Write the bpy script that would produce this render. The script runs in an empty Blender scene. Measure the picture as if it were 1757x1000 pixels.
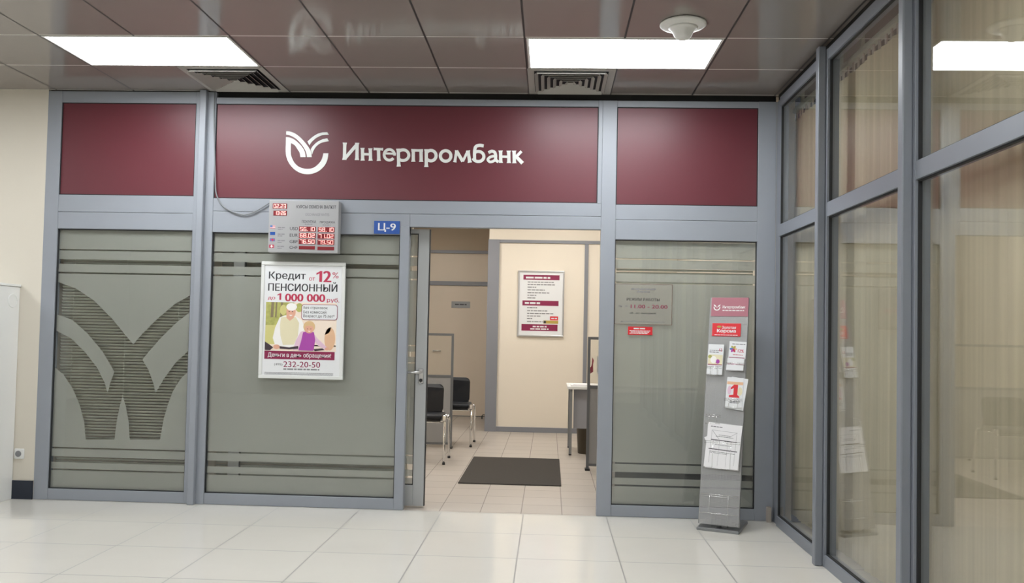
import bpy, bmesh, math, random
from mathutils import Matrix, Vector, Euler

S = bpy.context.scene
COL = S.collection
RND = random.Random(7)

# ------------------------------------------------------------------ camera, world, exposure
F_PX, YAW, PITCH, ROLL = 1452.973, -0.0451, 0.0335, 0.0203
CAM = Vector((0.27, -6.2215, 1.3329))
SHIFT_PX = 18.463
fw = Vector((math.sin(YAW)*math.cos(PITCH), math.cos(YAW)*math.cos(PITCH), math.sin(PITCH)))
r0 = Vector((math.cos(YAW), -math.sin(YAW), 0)); u0 = r0.cross(fw)
rt = r0*math.cos(ROLL) + u0*math.sin(ROLL); up = u0*math.cos(ROLL) - r0*math.sin(ROLL)
cd = bpy.data.cameras.new('camera'); cam = bpy.data.objects.new('camera', cd); COL.objects.link(cam)
cam.matrix_world = Matrix(((rt.x, up.x, -fw.x, CAM.x), (rt.y, up.y, -fw.y, CAM.y), (rt.z, up.z, -fw.z, CAM.z), (0, 0, 0, 1)))
cd.sensor_width = 36; cd.sensor_fit = 'HORIZONTAL'; cd.lens = F_PX/1757*36
cd.shift_y = SHIFT_PX/1757; cd.clip_start = .05; cd.clip_end = 60
S.camera = cam
w = bpy.data.worlds.new('world'); S.world = w; w.use_nodes = True
w.node_tree.nodes['Background'].inputs[0].default_value = (.8, .85, 1, 1)
w.node_tree.nodes['Background'].inputs[1].default_value = .05
vs = S.view_settings
vs.view_transform = 'Standard'; vs.look = 'None'; vs.gamma = 1; vs.use_curve_mapping = False
vs.exposure = 0.0
LAMP = 21.            # radiance of the lobby ceiling panels
LAMP_COL = (.95, .98, 1.0)
OFFICE_LAMP = 29.0
OFFICE_COL = (1.0, .98, .945)
S.cycles.transparent_max_bounces = 24
S.cycles.max_bounces = 10

# ------------------------------------------------------------------ materials
def nt(name):
    m = bpy.data.materials.new(name); m.use_nodes = True
    n = m.node_tree.nodes; l = m.node_tree.links
    return m, n, l, n['Principled BSDF']
def mat(name, col, rough=.5, metal=0., spec=.5, var=0., scale=6., bump=0., coat=0.):
    """plain surface with a little procedural mottling"""
    m, n, l, b = nt(name)
    b.inputs['Roughness'].default_value = rough; b.inputs['Metallic'].default_value = metal
    b.inputs['Specular IOR Level'].default_value = spec; b.inputs['Coat Weight'].default_value = coat
    b.inputs['Coat Roughness'].default_value = .08
    b.inputs['Base Color'].default_value = (*col, 1)
    if var or bump:
        tc = n.new('ShaderNodeTexCoord'); no = n.new('ShaderNodeTexNoise')
        no.inputs['Scale'].default_value = scale; no.inputs['Detail'].default_value = 4
        l.new(tc.outputs['Object'], no.inputs['Vector'])
        if var:
            mx = n.new('ShaderNodeMix'); mx.data_type = 'RGBA'
            mx.inputs[6].default_value = (*[c*(1-var) for c in col], 1); mx.inputs[7].default_value = (*[min(1, c*(1+var)) for c in col], 1)
            l.new(no.outputs['Fac'], mx.inputs[0]); l.new(mx.outputs[2], b.inputs['Base Color'])
        if bump:
            bp = n.new('ShaderNodeBump'); bp.inputs['Strength'].default_value = bump; bp.inputs['Distance'].default_value = .002
            l.new(no.outputs['Fac'], bp.inputs['Height']); l.new(bp.outputs['Normal'], b.inputs['Normal'])
    return m
def emis(name, col, strength):
    m, n, l, b = nt(name)
    b.inputs['Base Color'].default_value = (.8, .8, .8, 1)
    b.inputs['Emission Color'].default_value = (*col, 1); b.inputs['Emission Strength'].default_value = strength
    return m
def tiles(name, base, joint, T, x0, y0, jw, rough, var=.03, mott=.02, spec=.5, joint_y=None, bump=0.0, jwy=None):
    """square tiles laid on the object's XY plane; each tile a hair different"""
    m, n, l, b = nt(name)
    tc = n.new('ShaderNodeTexCoord'); sp = n.new('ShaderNodeSeparateXYZ'); l.new(tc.outputs['Object'], sp.inputs[0])
    def math_(op, a, bb=None):
        q = n.new('ShaderNodeMath'); q.operation = op
        for i, v in enumerate((a, bb)):
            if v is None: continue
            if hasattr(v, 'is_linked'): l.new(v, q.inputs[i])
            else: q.inputs[i].default_value = v
        return q.outputs[0]
    outs = []; cells = []
    for ax, o, wd in (('X', x0, jw), ('Y', y0, jwy or jw)):
        s = math_('DIVIDE', math_('SUBTRACT', sp.outputs[ax], o), T)
        f = math_('FRACT', s); cells.append(math_('FLOOR', s))
        d = math_('MINIMUM', f, math_('SUBTRACT', 1.0, f))
        outs.append(math_('LESS_THAN', d, wd/T/2))
    cb = n.new('ShaderNodeCombineXYZ'); l.new(cells[0], cb.inputs[0]); l.new(cells[1], cb.inputs[1])
    wn = n.new('ShaderNodeTexWhiteNoise'); wn.noise_dimensions = '3D'; l.new(cb.outputs[0], wn.inputs['Vector'])
    no = n.new('ShaderNodeTexNoise'); no.inputs['Scale'].default_value = 5; no.inputs['Detail'].default_value = 5
    l.new(tc.outputs['Object'], no.inputs['Vector'])
    k = math_('ADD', math_('MULTIPLY', math_('SUBTRACT', wn.outputs['Value'], .5), var*2), math_('MULTIPLY', math_('SUBTRACT', no.outputs['Fac'], .5), mott*4))
    k = math_('ADD', k, 1.0)
    vm = n.new('ShaderNodeVectorMath'); vm.operation = 'SCALE'; vm.inputs[0].default_value = base; l.new(k, vm.inputs['Scale'])
    m1 = n.new('ShaderNodeMix'); m1.data_type = 'RGBA'; l.new(outs[1], m1.inputs[0]); l.new(vm.outputs[0], m1.inputs[6]); m1.inputs[7].default_value = (*(joint_y or joint), 1)
    m2 = n.new('ShaderNodeMix'); m2.data_type = 'RGBA'; l.new(outs[0], m2.inputs[0]); l.new(m1.outputs[2], m2.inputs[6]); m2.inputs[7].default_value = (*joint, 1)
    l.new(m2.outputs[2], b.inputs['Base Color'])
    jm = math_('MAXIMUM', outs[0], outs[1])
    b.inputs['Specular IOR Level'].default_value = spec
    rr = math_('ADD', math_('MULTIPLY', jm, .4), rough); l.new(rr, b.inputs['Roughness'])
    return m
def pane_glass(name, tint=(.955, .96, .95), ior=1.5):
    """clear window pane: passes light, mirrors by Fresnel"""
    m, n, l, b = nt(name); n.remove(b)
    out = n['Material Output']; t = n.new('ShaderNodeBsdfTransparent'); t.inputs[0].default_value = (*tint, 1)
    g = n.new('ShaderNodeBsdfGlossy'); g.inputs['Roughness'].default_value = .0; g.inputs[0].default_value = (1, 1, 1, 1)
    fr = n.new('ShaderNodeFresnel'); ge = n.new('ShaderNodeNewGeometry'); mr = n.new('ShaderNodeMapRange')
    mr.inputs['To Min'].default_value = ior; mr.inputs['To Max'].default_value = 1/ior     # same reflectance entering and leaving
    l.new(ge.outputs['Backfacing'], mr.inputs['Value']); l.new(mr.outputs['Result'], fr.inputs[0])
    mx = n.new('ShaderNodeMixShader'); l.new(fr.outputs[0], mx.inputs[0]); l.new(t.outputs[0], mx.inputs[1]); l.new(g.outputs[0], mx.inputs[2])
    l.new(mx.outputs[0], out.inputs['Surface'])
    return m
def film(name, col, see=.25, trans=.3, weave=None):
    """frosted film: part see-through, part scattering"""
    m, n, l, b = nt(name); n.remove(b); out = n['Material Output']
    t = n.new('ShaderNodeBsdfTransparent'); d = n.new('ShaderNodeBsdfDiffuse'); tl = n.new('ShaderNodeBsdfTranslucent')
    d.inputs[0].default_value = (*col, 1); tl.inputs[0].default_value = (*col, 1)
    if weave:       # thread density varies in streaks along the cloth
        tc = n.new('ShaderNodeTexCoord'); mp = n.new('ShaderNodeMapping'); mp.inputs['Scale'].default_value = weave; no = n.new('ShaderNodeTexNoise')
        no.inputs['Scale'].default_value = 1; no.inputs['Detail'].default_value = 2
        mx = n.new('ShaderNodeMix'); mx.data_type = 'RGBA'; mx.inputs[6].default_value = (*[c*.80 for c in col], 1); mx.inputs[7].default_value = (*[min(1, c*1.20) for c in col], 1)
        l.new(tc.outputs['Object'], mp.inputs[0]); l.new(mp.outputs[0], no.inputs['Vector']); l.new(no.outputs['Fac'], mx.inputs[0])
        for q in (d, tl): l.new(mx.outputs[2], q.inputs[0])
    a = n.new('ShaderNodeMixShader'); a.inputs[0].default_value = trans; l.new(d.outputs[0], a.inputs[1]); l.new(tl.outputs[0], a.inputs[2])
    c = n.new('ShaderNodeMixShader'); c.inputs[0].default_value = see; l.new(a.outputs[0], c.inputs[1]); l.new(t.outputs[0], c.inputs[2])
    l.new(c.outputs[0], out.inputs['Surface'])
    return m
def perforated(name, col, pitch=.008, hole=.3):
    """powder-coated steel sheet with round punched holes"""
    m, n, l, b = nt(name); out = n['Material Output']
    b.inputs['Base Color'].default_value = (*col, 1); b.inputs['Metallic'].default_value = .55; b.inputs['Roughness'].default_value = .42
    tc = n.new('ShaderNodeTexCoord'); sp = n.new('ShaderNodeSeparateXYZ'); l.new(tc.outputs['Object'], sp.inputs[0])
    sq = []
    for ax in 'XZ':
        a = n.new('ShaderNodeMath'); a.operation = 'DIVIDE'; l.new(sp.outputs[ax], a.inputs[0]); a.inputs[1].default_value = pitch
        f = n.new('ShaderNodeMath'); f.operation = 'FRACT'; l.new(a.outputs[0], f.inputs[0])
        s = n.new('ShaderNodeMath'); s.operation = 'SUBTRACT'; l.new(f.outputs[0], s.inputs[0]); s.inputs[1].default_value = .5
        p = n.new('ShaderNodeMath'); p.operation = 'POWER'; l.new(s.outputs[0], p.inputs[0]); p.inputs[1].default_value = 2
        sq.append(p.outputs[0])
    ad = n.new('ShaderNodeMath'); ad.operation = 'ADD'; l.new(sq[0], ad.inputs[0]); l.new(sq[1], ad.inputs[1])
    lt = n.new('ShaderNodeMath'); lt.operation = 'LESS_THAN'; l.new(ad.outputs[0], lt.inputs[0]); lt.inputs[1].default_value = hole*hole
    t = n.new('ShaderNodeBsdfTransparent'); mx = n.new('ShaderNodeMixShader')
    l.new(lt.outputs[0], mx.inputs[0]); l.new(b.outputs[0], mx.inputs[1]); l.new(t.outputs[0], mx.inputs[2]); l.new(mx.outputs[0], out.inputs['Surface'])
    return m

M = dict(
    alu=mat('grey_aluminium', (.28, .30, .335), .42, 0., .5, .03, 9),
    alu_dark=mat('dark_gasket', (.015, .016, .018), .7),
    gap=mat('shadow_gap_black', (.012, .011, .01), .9),
    alu_shaded=mat('grey_aluminium_shaded', (.20, .215, .245), .42, 0., .5, .03, 9),  # weaker light on the right wall put into a darker grey
    door_alu=mat('door_aluminium', (.40, .41, .41), .4, 0., .5, .02),
    maroon=mat('maroon_fascia', (.118, .020, .030), .40, 0., .55, .05, 3),
    sign_white=mat('sign_letter_white', (.78, .80, .77), .45),
    glass=pane_glass('clear_glass'),
    film=film('frosted_film', (.50, .51, .475), .22, .14),
    plaster=mat('cream_plaster', (.66, .615, .53), .8, 0, .3, .02, 4, .05),
    office_wall=mat('cream_wall_panel', (.76, .69, .585), .6, 0, .4, .02, 3),
    office_tan=mat('tan_wall_panel', (.68, .59, .49), .6, 0, .4, .02, 3),
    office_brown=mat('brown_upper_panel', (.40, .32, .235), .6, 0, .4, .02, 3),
    office_trim=mat('grey_wall_trim', (.22, .225, .25), .45),
    navy=mat('navy_skirting', (.012, .018, .032), .35),
    floor=tiles('polished_floor_tile', (.66, .635, .58), (.30, .29, .27), .6, -2.896, -.015, .008, .10, .012, .012, .5, joint_y=(.25, .245, .23)),
    office_floor=tiles('office_floor_tile', (.43, .385, .34), (.25, .22, .20), .3, -.515, .03, .006, .38, .04, .02, .4),
    ceil=tiles('ceiling_cassette', (.265, .24, .222), (.03, .028, .026), .6, -1.114, -.598, .012, .12, .02, .01, .55, joint_y=(.62, .60, .56), jwy=.012),
    white=mat('white_enamel', (.74, .74, .72), .4, 0, .5, .01),
    white_vent=mat('white_vent_metal', (.38, .37, .34), .5),
    black_void=mat('duct_black', (.006, .006, .008), .8),
    frame_white=mat('white_poster_frame', (.70, .71, .69), .35),
    silver=mat('brushed_silver', (.62, .62, .62), .3, .8),
    paper=mat('white_paper', (.73, .74, .75), .6),
    paper2=mat('form_paper', (.78, .77, .78), .65, 0, .4, .01),
    ink=mat('black_ink', (.03, .03, .035), .5),
    ink_grey=mat('grey_ink', (.22, .22, .23), .5),
    red_ink=mat('crimson_ink', (.48, .03, .08), .5),
    wine_ink=mat('wine_ink', (.24, .012, .065), .5),
    red=mat('bright_red', (.66, .02, .03), .4),
    blue=mat('plate_blue', (.012, .075, .33), .35),
    steel=perforated('perforated_steel', (.40, .40, .40)),
    steel_plain=mat('grey_steel', (.24, .245, .25), .4, .35),
    wire=mat('bright_wire', (.75, .75, .75), .25, .9),
    header=mat('rose_header', (.38, .14, .175), .45),
    chrome=mat('chrome', (.80, .80, .80), .12, 1.),
    black_vinyl=mat('black_vinyl', (.008, .009, .012), .45, 0, .35, .1, 40),
    black_plastic=mat('black_plastic', (.015, .015, .016), .5),
    screen_grey=mat('grey_screen_panel', (.30, .295, .29), .6, 0, .4, .02),
    screen_trim=mat('dark_grey_trim', (.13, .135, .14), .45),
    desk_top=mat('pale_desk_top', (.74, .74, .72), .4),
    desk_grey=mat('grey_desk_panel', (.30, .30, .32), .5),
    bin=mat('brown_bin', (.055, .042, .024), .5),
    mat=mat('dark_carpet_mat', (.062, .056, .050), .95, 0, .1, .25, 160, .5),
    slat=mat('venetian_slat', (.50, .51, .45), .45),
    vblind=film('cream_vertical_fabric', (.66, .60, .47), 0., .42, (20, 34, .5)),
    cable=mat('grey_cable', (.20, .21, .22), .5),
    beige=mat('beige_plastic', (.36, .32, .28), .6),
    board=mat('board_silver', (.36, .36, .365), .4, .1),
    led_dark=mat('led_window_dark', (.20, .004, .010), .4),
    led=emis('led_red', (1., .10, .045), 1.7),
    lamp=emis('lamp_diffuser', LAMP_COL, LAMP),
    backlight=emis('backlight_diffuser', OFFICE_COL, 8.),
    office_lamp=emis('office_lamp_diffuser', OFFICE_COL, OFFICE_LAMP),
    acrylic=film('clear_plate', (.50, .47, .42), .80, .1),
    sign_plate=mat('grey_sign_plate', (.33, .34, .35), .5),
    brown_line=mat('brown_edge', (.15, .09, .07), .5),
    # poster picture
    p_green=mat('print_green', (.42, .42, .13), .6, 0, .3, .45, 30), p_lawn=mat('print_lawn', (.60, .56, .22), .6), p_trunk=mat('print_trunk', (.22, .18, .10), .6),
    p_glow=mat('print_glow', (.85, .72, .60), .6), p_orange=mat('print_orange', (.72, .45, .28), .6),
    p_skin=mat('print_skin', (.72, .38, .27), .6), p_white=mat('print_white', (.85, .83, .80), .6), p_vest=mat('print_vest', (.72, .66, .45), .6),
    p_purple=mat('print_purple', (.38, .06, .36), .6), p_pink=mat('print_pink', (.72, .50, .62), .6), p_hair=mat('print_blond', (.68, .47, .24), .6),
    p_dark=mat('print_dark', (.05, .03, .04), .6), p_gold=mat('print_gold', (.45, .32, .06), .6), p_blue=mat('print_blue', (.07, .18, .45), .6),
)

# ------------------------------------------------------------------ mesh helpers
class MB:
    """collects shapes into one mesh; every face keeps its material slot"""
    def __init__(self): self.bm = bmesh.new(); self.slots = []; self.smooth = False
    def slot(self, m):
        if m is None: return 0
        if m not in self.slots: self.slots.append(m)
        return self.slots.index(m)
    def box(self, x0, x1, y0, y1, z0, z1, m=None, bev=0., mtx=None):
        g = bmesh.ops.create_cube(self.bm, size=1.0); v = g['verts']
        bmesh.ops.scale(self.bm, vec=(abs(x1-x0), abs(y1-y0), abs(z1-z0)), verts=v)
        bmesh.ops.translate(self.bm, vec=((x0+x1)/2, (y0+y1)/2, (z0+z1)/2), verts=v)
        fs = set(f for q in v for f in q.link_faces)
        if bev:
            es = set(e for q in v for e in q.link_edges)
            r = bmesh.ops.bevel(self.bm, geom=list(es), offset=bev, segments=2, affect='EDGES', profile=.5)
            fs = set(f for f in r['faces']) | set(f for f in fs if f.is_valid)
            v = list(set(q for f in fs for q in f.verts))
        if mtx is not None: bmesh.ops.transform(self.bm, matrix=mtx, verts=v)
        i = self.slot(m)
        for f in fs: f.material_index = i
        return self
    def cyl(self, p0, p1, r0_, r1_=None, seg=16, m=None):
        p0 = Vector(p0); p1 = Vector(p1); d = p1-p0
        g = bmesh.ops.create_cone(self.bm, cap_ends=True, segments=seg, radius1=r0_, radius2=r0_ if r1_ is None else r1_, depth=d.length)
        q = d.to_track_quat('Z', 'Y').to_matrix().to_4x4(); q.translation = (p0+p1)/2
        bmesh.ops.transform(self.bm, matrix=q, verts=g['verts'])
        i = self.slot(m)
        for f in set(f for v in g['verts'] for f in v.link_faces):
            f.material_index = i
            if len(f.verts) == 4: f.smooth = True
        return self
    def tube(self, pts, r, seg=10, m=None):
        """swept round tube through points"""
        pts = [Vector(p) for p in pts]; rings = []; ref = None
        for i, p in enumerate(pts):
            t = (pts[min(i+1, len(pts)-1)] - pts[max(i-1, 0)]).normalized()
            if ref is None: ref = Vector((0, 0, 1)) if abs(t.z) < .9 else Vector((1, 0, 0))
            a = (ref - t*ref.dot(t)).normalized(); b = t.cross(a); ref = a
            rr = r[i] if isinstance(r, (list, tuple)) else r
            rings.append([self.bm.verts.new(p + (a*math.cos(k*2*math.pi/seg) + b*math.sin(k*2*math.pi/seg))*rr) for k in range(seg)])
        i_ = self.slot(m)
        for A, B in zip(rings, rings[1:]):
            for k in range(seg):
                f = self.bm.faces.new((A[k], A[(k+1) % seg], B[(k+1) % seg], B[k])); f.smooth = True; f.material_index = i_
        for R_, rev in ((rings[0], True), (rings[-1], False)):
            f = self.bm.faces.new(R_[::-1] if rev else R_); f.material_index = i_
        return self
    def lathe(self, prof, c, seg=40, m=None):
        """profile [(r, z)] turned about the vertical through c"""
        i_ = self.slot(m); rings = []
        for r, z in prof:
            rings.append([self.bm.verts.new((c[0]+r*math.cos(k*2*math.pi/seg), c[1]+r*math.sin(k*2*math.pi/seg), c[2]+z)) for k in range(seg)])
        for A, B in zip(rings, rings[1:]):
            for k in range(seg):
                f = self.bm.faces.new((A[k], A[(k+1) % seg], B[(k+1) % seg], B[k])); f.smooth = True; f.material_index = i_
        self.bm.faces.new(rings[0][::-1]).material_index = i_; self.bm.faces.new(rings[-1]).material_index = i_
        return self
    def poly(self, pts, y, m=None, thick=0.):
        """polygon in the XZ plane facing -Y, optionally extruded backwards"""
        a = sum(p[0]*q[1]-q[0]*p[1] for p, q in zip(pts, pts[1:]+pts[:1]))
        if a < 0: pts = pts[::-1]
        vs_ = [self.bm.verts.new((p[0], y, p[1])) for p in pts]
        f = self.bm.faces.new(vs_); f.material_index = self.slot(m)
        if thick:
            b_ = [self.bm.verts.new((p[0], y+thick, p[1])) for p in pts]
            n = len(pts)
            for k in range(n):
                q = self.bm.faces.new((vs_[k], b_[k], b_[(k+1) % n], vs_[(k+1) % n])); q.material_index = f.material_index
            self.bm.faces.new(b_[::-1]).material_index = f.material_index
        return self
    def rect(self, x0, x1, z0, z1, y, m=None): return self.poly([(x0, z0), (x1, z0), (x1, z1), (x0, z1)], y, m)
    def disc(self, cx, cz, rx, rz, y, m=None, seg=20, rot=0.):
        c, s = math.cos(rot), math.sin(rot)
        return self.poly([(cx+rx*math.cos(t)*c-rz*math.sin(t)*s, cz+rx*math.cos(t)*s+rz*math.sin(t)*c) for t in [k*2*math.pi/seg for k in range(seg)]], y, m)
    def text(self, s, x0, x1, z0, z1, y, m=None, bold=0., shear=0., depth=0.):
        """lettering whose inked box fills x0..x1, z0..z1, facing -Y"""
        cu = bpy.data.curves.new('t', 'FONT'); cu.body = s; cu.size = 1; cu.shear = shear; cu.resolution_u = 3
        o = bpy.data.objects.new('t', cu); COL.objects.link(o)
        dg = bpy.context.evaluated_depsgraph_get(); me = bpy.data.meshes.new_from_object(o.evaluated_get(dg))
        bpy.data.objects.remove(o); bpy.data.curves.remove(cu)
        if not me.vertices: return self
        xs = [v.co.x for v in me.vertices]; ys = [v.co.y for v in me.vertices]
        ax, bx, ay, by = min(xs), max(xs), min(ys), max(ys)
        base = len(self.bm.verts); i_ = self.slot(m)
        vv = [self.bm.verts.new((x0+(v.co.x-ax)/(bx-ax)*(x1-x0), y, z0+(v.co.y-ay)/(by-ay)*(z1-z0))) for v in me.vertices]
        sp = bold*1.1*(z1-z0)                               # heavier type: the same glyphs set again a hair beside
        sets = [vv] + ([[self.bm.verts.new((v.co.x+d*sp, y-.00002*(k+1), v.co.z)) for v in vv] for k, d in enumerate((1, -1))] if bold else [])
        for q in sets:
            for p in me.polygons:
                try: self.bm.faces.new([q[k] for k in p.vertices]).material_index = i_
                except ValueError: pass
        bpy.data.meshes.remove(me)
        return self
    def one(self, x0, x1, z0, z1, y, m=None):
        """the figure 1 with its flag"""
        w_ = x1-x0; h_ = z1-z0
        return self.poly([(x0+w_*.52, z0), (x1, z0), (x1, z1), (x0+w_*.62, z1), (x0+w_*.45, z1-h_*.07), (x0, z1-h_*.20), (x0, z1-h_*.36), (x0+w_*.52, z1-h_*.22)], y, m)
    def words(self, x0, x1, z0, z1, y, m=None, seed=1):
        """a line of print too small to read: word-length strokes"""
        r = random.Random(seed); x = x0; h = z1-z0
        while x < x1 - h*.6:
            e = min(x1, x+h*r.uniform(1.6, 4.5)); self.rect(x, e, z0, z1, y, m); x = e+h*.55
        return self
    def build(self, name, m=None, parent=None, world=True, smooth=False):
        me = bpy.data.meshes.new(name)
        if self.slots and m is None: mats = self.slots
        else: mats = [m]
        if parent is not None and world:
            off = total_loc(parent); bmesh.ops.translate(self.bm, vec=-off, verts=self.bm.verts)
        else: off = Vector()
        if smooth:
            for f in self.bm.faces: f.smooth = True
        bmesh.ops.recalc_face_normals(self.bm, faces=[f for f in self.bm.faces if any(len(e.link_faces) == 2 for e in f.edges)]) if not hasattr(self, 'flat') else None
        self.bm.to_mesh(me); self.bm.free()
        for q in mats: me.materials.append(q)
        o = bpy.data.objects.new(name, me); COL.objects.link(o)
        if parent is not None: o.parent = parent
        return o
def total_loc(o):
    v = Vector()
    while o is not None: v += o.location; o = o.parent
    return v
def thing(name, label, cat, loc=(0, 0, 0), rotz=0., group=None):
    o = bpy.data.objects.new(name, None); COL.objects.link(o); o.empty_display_size = .1
    o.location = loc; o.rotation_euler = (0, 0, rotz); o['label'] = label; o['category'] = cat
    if group: o['group'] = group
    return o
def tag(o, label, cat, group=None):
    o['label'] = label; o['category'] = cat
    if group: o['group'] = group
    return o
def struct(o, label=None, cat=None):
    o['kind'] = 'structure'
    if label: o['label'] = label
    if cat: o['category'] = cat
    return o
def sroot(name, label, cat, loc=(0, 0, 0)): return struct(thing(name, label, cat, loc))
def box(name, m, parent, *a, bev=0.): return MB().box(*a, bev=bev).build(name, m, parent)
def flat(): q = MB(); q.flat = True; return q
def fillet(pts, n=6):
    """Catmull-Rom through points"""
    out = []
    for i in range(len(pts)-1):
        p0 = Vector(pts[max(i-1, 0)]); p1 = Vector(pts[i]); p2 = Vector(pts[i+1]); p3 = Vector(pts[min(i+2, len(pts)-1)])
        for k in range(n):
            t = k/n
            out.append(.5*((2*p1)+(p2-p0)*t+(2*p0-5*p1+4*p2-p3)*t*t+(3*p1-p0-3*p2+p3)*t**3))
    out.append(Vector(pts[-1])); return out
def rrect(x0, x1, z0, z1, r, n=5):
    pts = []
    for cx, cz, a in ((x1-r, z0+r, -90), (x1-r, z1-r, 0), (x0+r, z1-r, 90), (x0+r, z0+r, 180)):
        pts += [(cx+r*math.cos(math.radians(a+90*k/n)), cz+r*math.sin(math.radians(a+90*k/n))) for k in range(n+1)]
    return pts

# ------------------------------------------------------------------ room shell
HC = 3.094
struct(box('floor', M['floor'], None, -8, 3.2, -10, .0, -.1, 0.), 'polished pale tile floor of the lobby', 'floor')
struct(box('floor_office', M['office_floor'], None, -3.7, 1.93, .0, 7.0, -.1, -.001), 'beige small tile floor of the office', 'floor')
struct(box('ceiling', M['ceil'], None, -8, 3.2, -10, .06, HC, HC+.1), 'glossy grey brown cassette ceiling of the lobby', 'ceiling')
struct(box('ceiling_office', M['plaster'], None, -3.7, 1.93, .06, 7.0, HC, HC+.1), 'plain ceiling of the office', 'ceiling')
struct(box('wall_back', M['plaster'], None, -8, -3.57, 0, .12, 0, HC), 'cream plaster wall left of the glazed bank front', 'wall')
struct(box('wall_left', M['plaster'], None, -8.1, -8, -10, .1, 0, HC), 'cream lobby side wall', 'wall')
struct(box('wall_front', M['plaster'], None, -8, 3.2, -10.1, -10, 0, HC), 'cream lobby wall facing the bank front', 'wall')
struct(box('baseboard_back', M['navy'], None, -7.9, -3.572, -.012, 0, 0, .137), 'dark navy baseboard on the cream wall', 'baseboard')
struct(box('wall_office_left', M['office_wall'], None, -3.75, -3.65, .12, 7, 0, HC), 'cream office side wall', 'wall')
struct(box('wall_office_right', M['office_wall'], None, 1.93, 2.03, 0, 7, 0, HC), 'cream office side wall', 'wall')
struct(box('wall_side_room', M['office_wall'], None, 3.2, 3.3, -10, .0, 0, HC), 'wall of the room behind the vertical blinds', 'wall')
struct(box('wall_added_divider', M['office_wall'], None, -2.345, -2.285, .23, 6.85, 0, HC), 'unseen wall added to keep the office dark behind the left pane', 'wall')  # added out of sight so the left pane has a dark background
struct(box('wall_added_blocker', M['office_wall'], None, -2.285, -.80, .24, .30, 0, HC), 'unseen wall added to darken the wide pane behind the sliding door', 'wall')  # added blocker: keeps office light off the blind behind the wide pane
# office inner walls
wb = sroot('wall_office_back', 'tan back wall of the office with grey rails above the door', 'wall', (-1.4, 6.85, 0))
box('panel', M['office_tan'], wb, -3.65, 1.93, 6.85, 6.95, 0, 2.54)
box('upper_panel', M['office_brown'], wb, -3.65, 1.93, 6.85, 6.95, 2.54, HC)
box('rail', M['office_trim'], wb, -3.65, -.52, 6.82, 6.85, 2.515, 2.56)
box('rail', M['office_trim'], wb, -3.65, -.52, 6.81, 6.85, 2.015, 2.078)
box('frame_post', M['office_trim'], wb, -.70, -.64, 6.81, 6.85, 0, 2.2)
ws = sroot('wall_office_screen', 'cream panelled office wall with grey trims facing the entrance', 'wall', (.6, 5.0, 0))
box('panel', M['office_wall'], ws, -.50, 1.93, 5.0, 5.1, 0, HC)
box('corner_post', M['office_trim'], ws, -.565, -.415, 4.97, 5.12, 0, 2.54)
box('corner_post', M['office_wall'], ws, -.555, -.50, 5.0, 5.1, 2.54, HC)
box('rail', M['office_trim'], ws, -.415, 1.93, 4.98, 5.0, 2.50, 2.54)
box('mullion', M['office_trim'], ws, .715, .765, 4.98, 5.0, .06, 2.50)
box('baseboard', M['office_trim'], ws, -.415, 1.93, 4.98, 5.0, 0, .065)
d2 = sroot('door_2', 'cream inner office door under the grey rail', 'door', (-1.2, 6.84, 0))
box('leaf', M['office_tan'], d2, -1.62, -.70, 6.825, 6.85, .012, 2.01)
box('threshold', M['screen_trim'], d2, -1.62, -.70, 6.82, 6.85, 0.0, .012)
h = MB(); h.cyl((-1.52, 6.83, 1.0), (-1.52, 6.78, 1.0), .012).cyl((-1.52, 6.785, 1.0), (-1.40, 6.785, 1.0), .010); h.build('handle', M['silver'], d2)
q = thing('door_plate', 'small grey name plate on the inner office door', 'sign', (-1.11, 6.825, 1.72))
box('plate', M['sign_plate'], q, -1.256, -.966, 6.818, 6.825, 1.668, 1.768)
flat().words(-1.2, -1.02, 1.712, 1.73, 6.8175, M['ink'], 5).build('lettering', None, q)
q = MB(); q.cyl((-.72, 6.5, 0), (-.72, 6.5, .05), .008).tube([(-.72, 6.5, .05), (-.70, 6.48, .07), (-.67, 6.47, .06), (-.665, 6.47, .045)], .006)
q = q.build('door_stop', M['black_plastic']); tag(q, 'tiny dark hooked door stop on the office floor by the inner door', 'door stop')

# ------------------------------------------------------------------ the glazed bank front (aluminium partition)
wp = sroot('wall_partition', 'grey aluminium framework of the glazed bank front', 'wall', (-1, 0, 0))
def post(x0, x1, z0=0., z1=3.045, y0=0., y1=.065): return box('post', M['alu'], wp, x0, x1, y0, y1, z0, z1, bev=.003)
def rail(x0, x1, z0, z1, y0=0.003, y1=.062): return box('rail', M['alu'], wp, x0, x1, y0, y1, z0, z1, bev=.003)
post(-3.572, -3.464, 0, 3.085); post(-2.424, -2.272, 0, 3.085); post(-.852, -.782, 0, 2.09); post(.632, .738); post(1.768, 1.90)
post(.602, .632, 2.28, 3.045)
box('seam_post', M['alu'], wp, -2.382, -2.332, -.045, .0, 0.0, 3.09, bev=.006)
for x0, x1, zt in ((-3.464, -2.424, 3.085), (-2.272, .602, 3.045), (.738, 1.768, 3.045)): rail(x0, x1, 2.998, zt)
rail(-3.464, -2.424, 2.165, 2.294); rail(-3.464, -2.424, 2.036, 2.163)
rail(-2.272, .632, 2.185, 2.282); rail(-2.272, -.782, 2.026, 2.183); rail(-.782, .632, 2.088, 2.183)
rail(.738, 1.768, 2.165, 2.274); rail(.738, 1.768, 2.017, 2.163)
for x0, x1 in ((-3.464, -2.424), (-2.272, -.852), (.738, 1.768)): rail(x0, x1, 0, .082)
box('shadow_strip', M['gap'], wp, -2.33, 1.90, .03, .06, 3.045, HC); box('shadow_strip', M['gap'], wp, -3.57, -2.36, .03, .06, 3.085, HC)  # black strips stand in for the shade in the gap under the ceiling
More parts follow.
